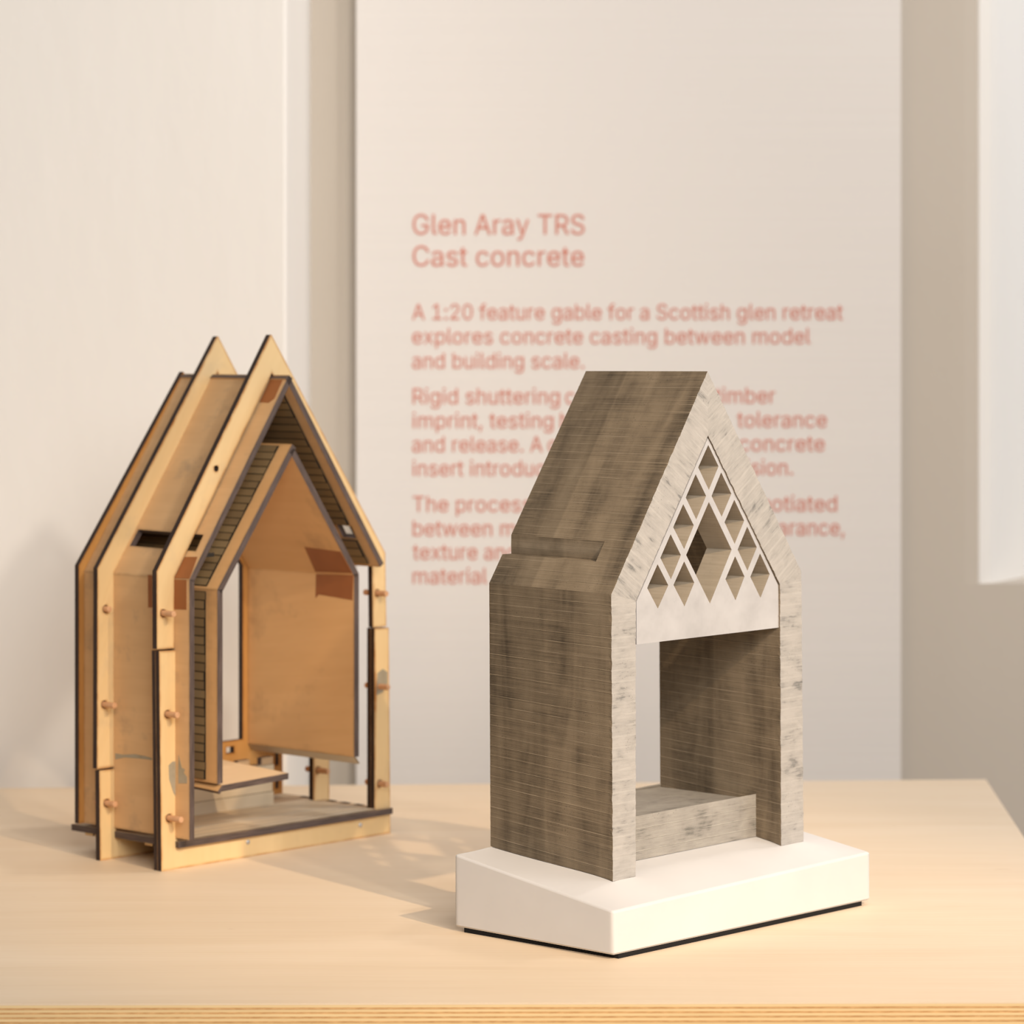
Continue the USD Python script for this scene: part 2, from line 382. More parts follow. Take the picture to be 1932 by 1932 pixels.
struct('floor', rbox((-3.2, -3.0, -0.1), (3.2, 5.0, 0.0)), M['floor'], 'brown timber floor under the table')
lw = prism([(-2.6, WL), (XL - 0.003, WL), (XL - 0.0009, WL + 0.0009), (XL, WL + 0.003), (XL, RB + 0.02), (-2.6, RB + 0.02)], 0, 3.1)
struct('wall_left', lw, M['plaster'], 'cream plastered wall end with white return at the left')
YR = 3.046                   # back wall at the window's corner
XR = (1862 - CX) / F * YR
JX, JY = XR + 0.15, YR + 0.27
SZ = ZT + H - (1101 - HY) / F * YR          # sill height
bev = 0.022
jd = unit((JX - XR, JY - YR)); wd = unit((XR - XL, YR - RB))
corner = [(XR - wd[0] * bev * k[0] + jd[0] * bev * k[1], YR - wd[1] * bev * k[0] + jd[1] * bev * k[1]) for k in ((1, 0), (.45, .1), (.1, .45), (0, 1))]
struct('wall_back', prism([(XL - 0.1, RB), (XL, RB), *corner, (JX, JY), (JX - 0.05, JY + 0.1), (XL - 0.1, RB + 0.3)], 0, 3.1), M['wall'], 'beige wall behind the text panel, with a splayed window return at the right')
jm = [tuple(np.array(c) - (0, .0)) for c in corner]
o_ = lambda p, d: (p[0] + d[0], p[1] + d[1])
struct('trim_1', prism([o_(jm[1], (.0015, -.0015)), o_(jm[2], (.002, -.002)), o_(jm[3], (.003, -.001)), (JX + .003, JY - .001), (JX, JY), jm[3], jm[2], jm[1]], SZ, 3.1), M['plaster'], 'pale daylit window return at the right edge of the picture')
struct('wall_right', prism([corner[0], (XR, YR), (1.9, YR + .01), (1.9, JY), (JX, JY), corner[3], corner[2], corner[1]], 0, SZ), M['wall'], 'low beige wall under the window at the right edge')
wn = obj('window_1', rbox((JX, JY - 0.02, SZ), (JX + 0.05, JY + 0.03, 2.8)), M['wall'], None, label='daylit window at the far right', kind='structure')

# ------------------------------------------------------------------ text panel
PY = 3.020
px_x = lambda px: (px - CX) / F * PY
px_z = lambda py: ZT + H - (py - HY) / F * PY
pn = thing('text_panel', 'tall off-white exhibition panel with coral text behind the table', 'panel', (px_x(1186), PY, 0))
cx0 = px_x(1186)
obj('panel_board', rbox((px_x(672) - cx0, 0, 0.02), (px_x(1700) - cx0, 0.004, 2.05)), M['panel'], pn)
obj('panel_foot', rbox((px_x(760) - cx0, -0.06, 0.0), (px_x(1620) - cx0, 0.004, 0.02)), M['steel'], pn)


def text_line(txt, x0, x1, base, cap):
    m = meshkit.text_mesh(txt, 1.0, 0.02)
    lo, hi = m.bounds
    sx = (px_x(x1) - px_x(x0)) / (hi[0] - lo[0])
    sz = cap / F * PY
    v = m.vertices
    out = np.column_stack([px_x(x0) - cx0 + (v[:, 0] - lo[0]) * sx, -0.0006 + 0.03 * (0.02 - v[:, 2]), px_z(base) + v[:, 1] * sz])
    f = np.asarray(m.faces)
    obj('text_line', (out, f[:, ::-1] if False else f), M['ink'], pn)


for L in [('Glen Aray TRS', 779, 1103, 442.3, 38), ('Cast concrete', 779, 1102, 501.8, 38),
          ('A 1:20 feature gable for a Scottish glen retreat', 778, 1590, 603, 29.5), ('explores concrete casting between model', 778, 1529, 648.6, 29.5),
          ('and building scale.', 778, 1102, 695, 29.5),
          ('Rigid shuttering', 779, 1056, 762, 29.5), ('c', 1067, 1084, 762, 29.5), ('timber', 1349, 1463, 760.5, 29.5),
          ('imprint, testing', 779, 1044, 807.5, 29.5), ('b', 1057, 1074, 807.5, 29.5), ('tolerance', 1391, 1560, 806, 29.5),
          ('and release. A', 778, 1023.5, 852.6, 29.5), ('c', 1034, 1051, 852.6, 29.5), ('concrete', 1395, 1556, 851, 29.5),
          ('insert introduces', 779, 1070, 897.7, 29.5), ('precision.', 1330, 1496, 896, 29.5),
          ('The process', 779, 1003, 965.4, 29.5), ('negotiated', 1388, 1579, 964.3, 29.5),
          ('between m', 779, 972, 1011, 29.5), ('appearance,', 1382, 1593, 1009.5, 29.5),
          ('texture and', 779, 975, 1055.5, 29.5), ('material', 779, 919, 1101, 29.5)]:
    text_line(*L)

# ------------------------------------------------------------------ table
tb = thing('plywood_table', 'pale birch plywood table with striped layered edge carrying both models', 'table', (0, 0, ZT))


def on_table(px, py):
    Y = F * H / (py - HY)
    return np.array([(px - CX) / F * Y, Y])


fl, fr = on_table(0, 1894.3), on_table(1932, 1890.3)
bl, br = on_table(0, 1487.2), on_table(1860, 1470.3)
rr = on_table(1932, 1580)
ext = lambda a, b, x: a + (b - a) * (x - a[0]) / (b[0] - a[0])
A = ext(fl, fr, -1.0)
D = ext(bl, br, -1.0)
d_r = (rr - br)
tfr = (A[1] + (fr - fl)[1] / (fr - fl)[0] * (br[0] - A[0]) - br[1]) / d_r[1]
Bc = br + d_r * tfr
Bc = np.array([Bc[0], ext(fl, fr, Bc[0])[1]])
quad = [A, Bc, br, D]
lay, z, k = [], 0.0, 0
inset_rng = np.random.default_rng(3)
ths = [0.00095] + [0.0015, 0.00115] * 6 + [0.0012]
for i, th in enumerate(ths):
    q = [np.array(p) for p in quad]
    if i:
        s = inset_rng.uniform(0.00005, 0.00030)
        q = [np.array(c) for c in list(Polygon(q).buffer(-s, join_style=2).exterior.coords)[:4]]
    m = prism(q, -z - th, -z)
    mat = M['table_top'] if i == 0 else (M['ply_light'] if i % 2 else M['ply_dark'])
    obj('veneer_layer', m, mat, tb)
    z += th
for (x, y) in [(-0.9, 1.9), (0.28, 1.9), (-0.9, 2.6), (0.34, 2.62)]:
    obj('table_leg', rbox((x - 0.03, y - 0.03, -ZT), (x + 0.03, y + 0.03, -z), 0.004), M['leg'], tb, smooth=30)
obj('apron', rbox((-0.87, 1.89, -z - 0.08), (0.25, 1.91, -z)), M['leg'], tb)
obj('apron', rbox((-0.87, 2.60, -z - 0.08), (0.31, 2.62, -z)), M['leg'], tb)

# ------------------------------------------------------------------ white plinth
BX, BY, BYAW, BW, BD = 0.0631, 1.9435, 0.8105, 0.2643, 0.1392
FB = Frame(BX, BY, BYAW)
FC = Frame(0.0647 * 0.9802, 1.9885, 0.8126)
cw, cd = 0.1948, 0.1088


def to_base(p):          # concrete frame -> plinth frame
    return FB.R.T @ (FC.R @ np.asarray(p, float) + FC.o - FB.o)


cFL = FC.v(1156, 1664, 0); cFR = FC.v(1516, 1588, 0); cBL = FC.u(923, 1597, 0.0005)
zFL, zFR, zBL, zBR = .0303, .0356, .0502, .0548
ctrl = []
for t in np.linspace(0, 1, 15):
    ctrl += [(BW * t, 0, zFL + (zFR - zFL) * t), (BW * t, BD, zBL + (zBR - zBL) * t)]
for t in np.linspace(0, 1, 9)[1:-1]:
    ctrl += [(0, BD * t, zFL + (zBL - zFL) * t), (BW, BD * t, zFR + (zBR - zFR) * t)]
for c in (cFL, cFR, cBL):
    b = to_base(c); ctrl.append((b[0], b[1], b[2]))
for t in (.25, .5, .75):
    b = to_base(cFL + (cFR - cFL) * t); ctrl.append((b[0], b[1], b[2]))
ctrl = np.array(ctrl)
topz = RBFInterpolator(ctrl[:, :2], ctrl[:, 2], kernel='thin_plate_spline', smoothing=1e-9)
foot = Polygon([(0, 0), (BW, 0), (BW, BD), (0, BD)]).buffer(-0.002).buffer(0.002, quad_segs=4)
R0 = 0.0017


def ring_of(poly, n=360):
    L = poly.exterior.length
    return np.array([poly.exterior.interpolate(L * k / n).coords[0] for k in range(n)])


rings = []
NB = 420
base_ring = ring_of(foot, NB)
cen = np.array([BW / 2, BD / 2])
def inset_ring(s):
    out = base_ring.copy()
    e = foot.buffer(-s, join_style=1)
    return np.array([e.exterior.interpolate(e.exterior.project(Point(q))).coords[0] for q in base_ring])
lo = np.column_stack([inset_ring(0.0012), np.full(NB, 0.0030)])
rings.append(lo)
rings.append(np.column_stack([base_ring, np.full(NB, 0.0042)]))
for a in (0, 25, 50, 72, 90):
    s = R0 * (1 - math.cos(math.radians(a)))
    q = inset_ring(s) if s > 0 else base_ring
    rings.append(np.column_stack([q, topz(q) - R0 * (1 - math.sin(math.radians(a))) ]))
V = np.vstack(rings); Fq = []
for k in range(len(rings) - 1):
    for i in range(NB):
        j = (i + 1) % NB
        a, b, c, d = k * NB + i, k * NB + j, (k + 1) * NB + j, (k + 1) * NB + i
        Fq += [[a, b, c], [a, c, d]]
last = rings[-1]
inner = foot.buffer(-R0 - 0.002)
gx, gy = np.meshgrid(np.linspace(0, BW, 130), np.linspace(0, BD, 70))
gp = np.array([p for p in np.column_stack([gx.ravel(), gy.ravel()]) if inner.contains(Point(p))])
pts2 = np.vstack([last[:, :2], gp])
tri = Delaunay(pts2).simplices
lastpoly = Polygon(last[:, :2]).buffer(1e-7)
tri = np.array([t for t in tri if lastpoly.contains(Point(pts2[t].mean(0)))])
ar = cross2(pts2[tri[:, 1]] - pts2[tri[:, 0]], pts2[tri[:, 2]] - pts2[tri[:, 0]])
tri = np.where((ar > 0)[:, None], tri, tri[:, ::-1])
st = (len(rings) - 1) * NB
idx = np.concatenate([np.arange(NB) + st, np.arange(len(gp)) + len(V)])
V = np.vstack([V, np.column_stack([gp, topz(gp)])])
Fq = np.vstack([np.array(Fq), idx[tri]])
bt, bf = tri2(Polygon(lo[:, :2]))
nV = len(V)
V = np.vstack([V, np.column_stack([bt, np.full(len(bt), 0.003)])])
ar = cross2(bt[bf[:, 1]] - bt[bf[:, 0]], bt[bf[:, 2]] - bt[bf[:, 0]])
bf = np.where((ar < 0)[:, None], bf, bf[:, ::-1])
Fq = np.vstack([Fq, bf + nV])
pl = thing('plaster_plinth', 'white sloping plaster base block under the grey concrete gable', 'plinth', (BX, BY, ZT), BYAW)
obj('plinth_body', (V, Fq), M['plinth'], pl, smooth=35)
pad = Polygon([(0.006, 0.0012), (BW - 0.0085, 0.0012), (BW - 0.0085, BD - 0.008), (0.0012, BD - 0.008)])
obj('felt_pad', prism(list(pad.exterior.coords)[:4], 0.0, 0.0031), M['felt'], pl, label='thin black felt pad')

# ------------------------------------------------------------------ concrete gable
cg = thing('concrete_gable_model', 'grey cast concrete gable house model with white diamond lattice, on the plinth', 'architectural model', (FC.o[0], FC.o[1], ZT), FC.yaw)
fv = lambda x, y: FC.v(x, y, 0)[[0, 2]]
front = dict(LB=fv(1156, 1664), LE=fv(1153.5, 1121), AP=fv(1335, 700.5), RE=fv(1512, 1079), RB=fv(1516, 1588),
             rb=fv(1474, 1592), rk=fv(1471.5, 1102.5), ap=fv(1336, 821.5), lk=fv(1199.5, 1133.5), lb=fv(1199.5, 1655))
BLE = FC.u(923, 1100, front['LE'][0]); cd = BLE[1]
bapex = FC.v(1105.5, 700, cd)[[0, 2]]
back = dict(front)
back['LE'] = np.array([front['LE'][0], BLE[2]])
back['AP'] = bapex
back['LB'] = np.array([front['LB'][0], FC.v(923, 1597, cd)[2]])
back['RE'] = front['RE'] + (0, 0.001)
dz = lambda u, v: float(topz(to_base((u, v, 0))[None, :2])[0])
SINK = -0.00035
for k in ('LB', 'lb', 'rb', 'RB'):
    front[k] = np.array([front[k][0], dz(front[k][0], 0.0) - SINK])
    back[k] = np.array([back[k][0], dz(back[k][0], cd) - SINK])
order = ['LB', 'LE', 'AP', 'RE', 'RB', 'rb', 'rk', 'ap', 'lk', 'lb']
PITCH_W, PITCH_R = 0.00705, 0.0066
# slot on the left roof
s_lo = FC.v(945, 1048.5, cd); s_hi = FC.v(963, 1011, cd)
slot_v0 = FC.at(1133, 1040, (front['LE'][0], 0, front['LE'][1]), np.cross((0, 1, 0), (front['AP'][0] - front['LE'][0], 0, front['AP'][1] - front['LE'][1])))[1]
rgc = np.random.default_rng(11)


def ragged(q):
    """a front arris point, chipped a little."""
    p = np.array([q[0] * 420 + 31, q[1] * 420 + 17, 0.0])
    k = np.array([float(meshkit.noise(p, 3)), float(meshkit.noise(p * 1.0 + 9.7, 5))]) - 0.5
    return np.asarray(q, float) + k * 0.00075


def seg_pts(a_f, b_f, a_b, b_b, pitch, ridge=0.00020, face=0, seams=True):
    """profile points of one face between two corners: (front 2D, back 2D, along s, seam)."""
    L = np.linalg.norm(b_f - a_f)
    n = max(1, int(round(L / pitch)))
    ts = [(0.0, 0, 0)]
    if seams:
        ts += [((0.33) / n, 0, 0), ((0.66) / n, 0, 0)]
        for k in range(1, n):
            t = (k + rgc.uniform(-.06, .06)) / n
            w = 0.00032 / L
            ts += [(t - w, 0, 0), (t, 1, 1), (t + w, 0, 0), ((k + .35) / n, 0, 0), ((k + .66) / n, 0, 0)]
    ts.append((1.0, 0, 0))
    d = unit(b_f - a_f); nrm = np.array([-d[1], d[0]])
    out = []
    for t, r, s in ts:
        h = ridge * r * rgc.uniform(0.5, 1.2) + (0 if t in (0.0, 1.0) else rgc.uniform(-.00007, .00005))
        out.append((a_f + (b_f - a_f) * t + nrm * h, a_b + (b_b - a_b) * t + nrm * h, t * L, s))
    return out


NVV = 44


JOINT = {1: .060, 2: .070, 3: .055, 4: .05, 6: .058, 7: .05, 8: .06, 9: .045}


def side_strip(fs, face, sign=1, v0=0.0, v1=None, ground=()):
    """surface swept from front to back; ragged a little at the front arris."""
    v1 = cd if v1 is None else v1
    vs = np.linspace(v0, v1, NVV)
    n = len(fs)
    V = np.zeros((n, NVV, 3)); G = np.zeros((n, NVV, 3)); S = np.zeros((n, NVV))
    for i, (f, b, s, se) in enumerate(fs):
        for j, v in enumerate(vs):
            t = v / cd
            q = (ragged(f) if v == 0.0 and 0 < i < n - 1 else f) + (b - f) * t
            if i in ground or i - n in ground:
                q = np.array([q[0], dz(q[0], v) - SINK])
            V[i, j] = (q[0], v, q[1]); G[i, j] = (v + 0.37 * face, s + 0.91 * face, face * 1.7); S[i, j] = se
    idx = np.arange(n * NVV).reshape(n, NVV)
    a, b, c, d = idx[:-1, :-1].ravel(), idx[1:, :-1].ravel(), idx[1:, 1:].ravel(), idx[:-1, 1:].ravel()
    f = np.vstack([np.column_stack([a, b, c]), np.column_stack([a, c, d])])
    # duplicate per row segment so faces stay crisp is not needed: ridges are tiny
    tone = np.where(V[..., 1] > JOINT.get(face, .06), 0.0, 1.0)
    S = np.stack([S, tone, S * 0], -1)
    return V.reshape(-1, 3), f, G.reshape(-1, 3), S.reshape(-1, 3)


def join(parts):
    V, Fc, G, S, n = [], [], [], [], 0
    for v, f, g, s in parts:
        V.append(v); Fc.append(f + n); G.append(g); n += len(v)
        S.append(s if np.ndim(s) == 2 else np.column_stack([s, np.full(len(s), .6), s * 0]))
    return (np.vstack(V), np.vstack(Fc)), dict(gc=np.vstack(G), seam=np.vstack(S))


segs = {}
for k, (a, b) in enumerate(zip(order, order[1:] + order[:1])):
    bottom = (a, b) in (('RB', 'rb'), ('lb', 'LB'))
    pitch = PITCH_R if {a, b} & {'AP', 'ap'} else PITCH_W
    segs[(a, b)] = seg_pts(front[a], front[b], back[a], back[b], pitch, face=k + 1, seams=not bottom)
# orientation: profile order LB..LE..AP.. is clockwise seen from the front (u right, z up); normals to the left of travel are outward
parts_side = []
k = 0
for key, fs in segs.items():
    k += 1
    if key == ('LE', 'AP'):
        continue
    low = {('LB', 'LE'): (0,), ('RE', 'RB'): (-1,), ('RB', 'rb'): (0, -1), ('rb', 'rk'): (0,), ('lk', 'lb'): (-1,), ('lb', 'LB'): (0, -1)}
    parts_side.append(side_strip(fs, k, ground=low.get(key, ())))
# left roof with its slot: full strip in front of the slot, two strips behind
fs = segs[('LE', 'AP')]
zl, zh = s_lo[2], s_hi[2]
EPSS = 1e-9


def cut(fs, z0, z1):
    out = []
    for (f, b, s, se) in fs:
        out.append((f, b, s, se))
    a, bnd = [], None
    # keep points with front z between; add interpolated ends on the straight chord
    A0, A1 = fs[0], fs[-1]
    LL = A1[2]
    t_of = lambda zz: (zz - A0[0][1]) / (A1[0][1] - A0[0][1])
    t0, t1 = max(0, t_of(z0)), min(1, t_of(z1))
    P = lambda t: (A0[0] + (A1[0] - A0[0]) * t, A0[1] + (A1[1] - A0[1]) * t, t * LL, 0)
    mid = [q for q in fs if t0 * LL + 4e-4 < q[2] < t1 * LL - 4e-4]
    return [P(t0)] + mid + [P(t1)]


parts_side.append(side_strip(fs, 2, v0=0.0, v1=slot_v0))
parts_side.append(side_strip(cut(fs, -9, zl), 2, v0=slot_v0))
parts_side.append(side_strip(cut(fs, zh, 9), 2, v0=slot_v0))
lowp = cut(fs, -9, zl)[-1]; hip = cut(fs, zh, 9)[0]
corner_f = np.array([hip[0][0], lowp[0][1]]); corner_b = np.array([hip[1][0], lowp[1][1]])
flat = lambda a_f, a_b, b_f, b_b, n=2: [(a_f, a_b, 0, 0), (b_f, b_b, float(np.linalg.norm(b_f - a_f)), 0)]
parts_side.append(side_strip(flat(lowp[0], lowp[1], corner_f, corner_b), 12, v0=slot_v0))
midf = corner_f + (hip[0] - corner_f) * .5; midb = corner_b + (hip[1] - corner_b) * .5
wallseg = [(corner_f, corner_b, 0, 0), (midf - (0.0002, 0.0003), midb - (0.0002, 0.0003), .006, .7), (hip[0], hip[1], .012, 0)]
parts_side.append(side_strip(wallseg, 13, v0=slot_v0))
tt = slot_v0 / cd
L3 = lambda p: np.array([(p[0] + (p[1] - p[0]) * tt)[0], slot_v0, (p[0] + (p[1] - p[0]) * tt)[1]])
e = np.array([L3(lowp), L3((corner_f, corner_b)), L3(hip)])
parts_side.append((e, np.array([[0, 1, 2]]), e * 3, np.zeros(3)))
mesh_side, prim_side = join(parts_side)
obj('cast_shell', mesh_side, M['con_side'], cg, prim=prim_side, label='board-marked concrete walls and roof')


# front and back faces, built in four bands with the board lines running across each
def cap(v_at, which, flip, face0):
    P = {}
    outs = []
    for i, (outer, inner) in enumerate([(('LB', 'LE'), ('lk', 'lb')), (('LE', 'AP'), ('ap', 'lk')), (('AP', 'RE'), ('rk', 'ap')), (('RE', 'RB'), ('rb', 'rk'))]):
        chip = lambda ps: [ps[0][which]] + [ragged(p[0]) if which == 0 else p[1] for p in ps[1:-1]] + [ps[-1][which]]
        o, n_ = chip(segs[outer]), chip(segs[inner])
        so = np.array([p[2] for p in segs[outer]]); si = np.array([p[2] for p in segs[inner]])
        o, n_ = np.array(o), np.array(n_)
        d = unit(o[-1] - o[0])
        allp = np.vstack([o, n_])
        v2, f2 = trimesh.creation.triangulate_polygon(Polygon(allp).buffer(0), engine='earcut')
        s = (v2 - o[0]) @ d
        x = (v2 - o[0]) @ np.array([-d[1], d[0]])
        # fine strips across the band so that each board line can be laid in
        n_b = max(2, int(round(np.linalg.norm(o[-1] - o[0]) / (PITCH_R if 'AP' in outer else PITCH_W))))
        poly = Polygon(allp).buffer(0)
        if which == 1 and outer == ('LE', 'AP'):
            poly = poly.difference(Polygon([lowp[1], corner_b, hip[1], hip[1] - (.01, 0), lowp[1] - (.01, 0)]))
        smin, smax = s.min(), s.max()
        seam_s = sorted({round(p[2], 6) for p in segs[outer] if p[3]})
        cuts = [smin - 1e-6]
        for q in seam_s:
            cuts += [q - 0.0006, q, q + 0.0006]
        q = seam_s[-1]
        while q + 0.0072 < smax:
            q += 0.0066; cuts += [q - 0.0006, q, q + 0.0006]
        q = seam_s[0]
        pre = []
        while q - 0.0072 > smin:
            q -= 0.0066; pre += [q - 0.0006, q, q + 0.0006]
        cuts = sorted(cuts + pre) + [smax + 1e-6]
        nd = np.array([-d[1], d[0]])
        for a, b in zip(cuts[:-1], cuts[1:]):
            stripe = Polygon([o[0] + d * a - nd * .2, o[0] + d * b - nd * .2, o[0] + d * b + nd * .2, o[0] + d * a + nd * .2])
            pc = poly.intersection(stripe)
            v2, f2 = tri2(pc)
            if not len(v2):
                continue
            ss = (v2 - o[0]) @ d; xx = (v2 - o[0]) @ nd
            is_seam = lambda t: any(abs(t - c) < 2e-5 for c in cuts[1:-1][1::3]) if False else t in seamset
            outs.append((v2, f2, ss, xx, i, a, b, None))
        seamset = None
    V, Fc, G, S, n = [], [], [], [], 0
    for v2, f2, ss, xx, i, a, b, _ in outs:
        ar = cross2(v2[f2[:, 1]] - v2[f2[:, 0]], v2[f2[:, 2]] - v2[f2[:, 0]])
        f2 = np.where(((ar > 0) ^ flip)[:, None], f2, f2[:, ::-1])
        narrow = (b - a) < 0.0008
        V.append(np.column_stack([v2[:, 0], np.full(len(v2), v_at), v2[:, 1]])); Fc.append(f2 + n); n += len(v2)
        G.append(np.column_stack([ss * 0 + xx + i * .31, ss + i * .77, np.full(len(v2), face0 + i * 1.3)]))
        S.append(np.tile([0.38 if narrow else 0.0, .6, 0], (len(v2), 1)))
    return (np.vstack(V), np.vstack(Fc)), dict(gc=np.vstack(G), seam=np.vstack(S))


m_f, p_f = cap(0.0, 0, False, 5.0)
m_b, p_b = cap(cd, 1, True, 9.0)
obj('gable_face', m_f, M['con_front'], cg, prim=p_f, label='pale front edge face of the concrete gable')
obj('rear_face', m_b, M['con_front'], cg, prim=p_b)

# step block between the legs
sR = FC.u(1424, 1508, front['rk'][0])
v_s = sR[1]; z_s = FC.v(1424, 1508.5, v_s)[2]
z_s2 = FC.v(1199.5, 1541, v_s)[2]
uL, uR = front['lb'][0] - 0.0005, front['rb'][0] + 0.0005


def grid_face(P00, P10, P01, seam_at=(), face=0, nu=30):
    """planar patch: i along P10-P00 (board direction), rows along P01-P00 with seams at given metres."""
    P00, P10, P01 = map(lambda a: np.asarray(a, float), (P00, P10, P01))
    L = np.linalg.norm(P01 - P00); Wd = np.linalg.norm(P10 - P00)
    n = unit(np.cross(P10 - P00, P01 - P00))
    rows = [(0.0, 0, 0)]
    for q in seam_at:
        rows += [(q - .0004, 0, 0), (q, .0003, 1), (q + .0004, 0, 0)]
    rows.append((L, 0, 0))
    V = []; G = []; S = []
    for r, h, s in rows:
        for k in range(nu):
            t = k / (nu - 1)
            q = P00 + (P10 - P00) * t + (P01 - P00) * r / L + n * h
            if r == 0 and face != 22:
                q[2] = dz(q[0], q[1]) - SINK
            V.append(q); G.append((t * Wd + face * .43, r + face * .71, face)); S.append(s)
    idx = np.arange(len(rows) * nu).reshape(len(rows), nu)
    a, b, c, d = idx[:-1, :-1].ravel(), idx[:-1, 1:].ravel(), idx[1:, 1:].ravel(), idx[1:, :-1].ravel()
    return np.array(V), np.vstack([np.column_stack([a, b, c]), np.column_stack([a, c, d])]), np.array(G), np.array(S)


zb = lambda u, v: dz(u, v) - SINK
vb = cd - 0.0004
zz = (z_s + z_s2) / 2
hgt = zz - zb((uL + uR) / 2, v_s)
step = [grid_face((uL, v_s, zb(uL, v_s)), (uR, v_s, zb(uR, v_s)), (uL, v_s, z_s2), [hgt * .22, hgt * .48, hgt * .76], 21),
        grid_face((uL, v_s, z_s2), (uR, v_s, z_s), (uL, vb, z_s2), [], 22),
        grid_face((uR, vb, zb(uR, vb)), (uL, vb, zb(uL, vb)), (uR, vb, z_s), [hgt * .22, hgt * .48, hgt * .76], 23)]
m_s, p_s = join(step)
obj('step_block', m_s, M['con_step'], cg, prim=p_s, label='low concrete step spanning between the legs')

# lattice insert: white face plate with deep diamond openings
IV = 0.0012; IT = 0.0215
iv = lambda x, y: FC.v(x, y, IV)
ins = [iv(1201, 1216), iv(1200.8, 1135), iv(1336.5, 824.5), iv(1468.5, 1104.5), iv(1469.5, 1184)]
dia = [[(1336.3, 839.4), (1355.6, 879.8), (1337.4, 924.3), (1317.3, 881.9)], [(1312.5, 894.7), (1332.2, 935.7), (1313.6, 980.2), (1293.9, 938.8)],
       [(1360.6, 891.2), (1379.8, 931.6), (1361.6, 975), (1342.5, 935.7)], [(1289.1, 951.2), (1309, 991.2), (1290.8, 1036.1), (1270.1, 994.7)],
       [(1385.4, 942.9), (1404, 982.3), (1386, 1026.2), (1367, 985.4)], [(1265.3, 1008), (1284.6, 1047.3), (1265.9, 1092.9), (1245.9, 1052.5)],
       [(1409.8, 993.5), (1427.8, 1032.8), (1410.2, 1076.7), (1391.8, 1037)], [(1240.7, 1064.5), (1260.8, 1104.2), (1241.1, 1148.3), (1221, 1109.4)],
       [(1290.8, 1059.1), (1309.8, 1099.1), (1291.4, 1144.2), (1270.7, 1103.6)], [(1387, 1049.4), (1404.6, 1087.7), (1387.7, 1132.8), (1368.8, 1092.8)],
       [(1434, 1044.2), (1452.3, 1083.5), (1434.7, 1128), (1415.6, 1088.3)], [(1337.4, 947.1), (1380.3, 1037), (1339.4, 1138.8), (1294.6, 1047.3)]]
holes = [[iv(*q) for q in d] for d in dia]
P2 = Polygon([(p[0], p[2]) for p in ins]).buffer(-0.0005, join_style=1).buffer(0.0005)
for h in holes:
    P2 = P2.difference(Polygon([(p[0], p[2]) for p in h]))
v2, f2 = tri2(P2)
ar = cross2(v2[f2[:, 1]] - v2[f2[:, 0]], v2[f2[:, 2]] - v2[f2[:, 0]])
ff = np.where((ar > 0)[:, None], f2, f2[:, ::-1])
Vf = np.column_stack([v2[:, 0], np.full(len(v2), IV), v2[:, 1]]); Vb = Vf + (0, IT, 0)
Vs, Fs, n = [Vf, Vb], [ff, ff[:, ::-1] + len(Vf)], 2 * len(Vf)
ext_c = np.array(P2.exterior.coords)
if not P2.exterior.is_ccw:
    ext_c = ext_c[::-1]


def wall_of(c, v0, v1, sign):
    V = []; Fc = []; G = []; k = 0
    L = 0
    for a, b in zip(c[:-1], c[1:]):
        l = np.linalg.norm(b - a)
        V += [(a[0], v0, a[1]), (b[0], v0, b[1]), (b[0], v1, b[1]), (a[0], v1, a[1])]
        G += [(0, L, k * .3), (0, L + l, k * .3), (v1 - v0, L + l, k * .3), (v1 - v0, L, k * .3)]
        q = [[0, 1, 2], [0, 2, 3]]
        Fc += [[x + 4 * k for x in (t[::-1] if sign > 0 else t)] for t in q]
        k += 1; L += l
    return np.array(V), np.array(Fc), np.array(G), np.zeros(len(V))


ew = wall_of(ext_c, IV, IV + IT, -1)
insm, insp = join([(Vf, ff, np.column_stack([v2, np.full(len(v2), 3.0)]), np.zeros(len(v2))), (Vb, ff[:, ::-1], np.column_stack([v2, np.full(len(v2), 4.0)]), np.zeros(len(v2))), ew])
li = obj('lattice_insert', insm, M['con_white'], cg, prim=insp, label='white concrete gable insert pierced by diamonds')
for h in P2.interiors:
    c = np.array(h.coords)
    if not h.is_ccw:
        c = c[::-1]
    m, p = join([wall_of(c, IV + 0.00002, IV + IT - 0.00002, 1)])
    obj('diamond_reveal', m, M['con_hole'], li, prim=p)

# ------------------------------------------------------------------ plywood formwork
FW = Frame(-0.2554, 2.265, 0.8285)
fw = thing('plywood_formwork', 'brown laser-cut plywood casting mould shaped as a gabled house, at the left', 'casting mould', (FW.o[0], FW.o[1], ZT), FW.yaw)
U, Vv, Zz = np.array([1., 0, 0]), np.array([0, 1., 0]), np.array([0, 0, 1.])
g2 = 0.068          # front face of the second rib
v3 = 0.1022         # front face of the back board
vf = -0.0165        # front arris of shell and core
TH = 0.0047
seed = 0


def sheet(name, outline, thick, grain, mat, parent=None, holes=(), ext=None, label=None, scorch=0.0025):
    global seed
    seed += 1
    m, p = plate(outline, thick, grain, holes, scorch, seed, ext)
    return obj(name, m, mat, parent or fw, prim=p, label=label)


def circle(c, r, e1, e2, n=16):
    return [c + r * (math.cos(2 * math.pi * k / n) * e1 + math.sin(2 * math.pi * k / n) * e2) for k in range(n)]


f1 = lambda x, y: FW.v(x, y, 0)
f2_ = lambda x, y: FW.v(x, y, g2)
su, sz_e, s_au, s_az, s_ru = 0.0138, 0.2118, 0.1128, 0.3592, 0.2122      # shell outer profile


def Q(u, v, z): return np.array([u, v, z], float)


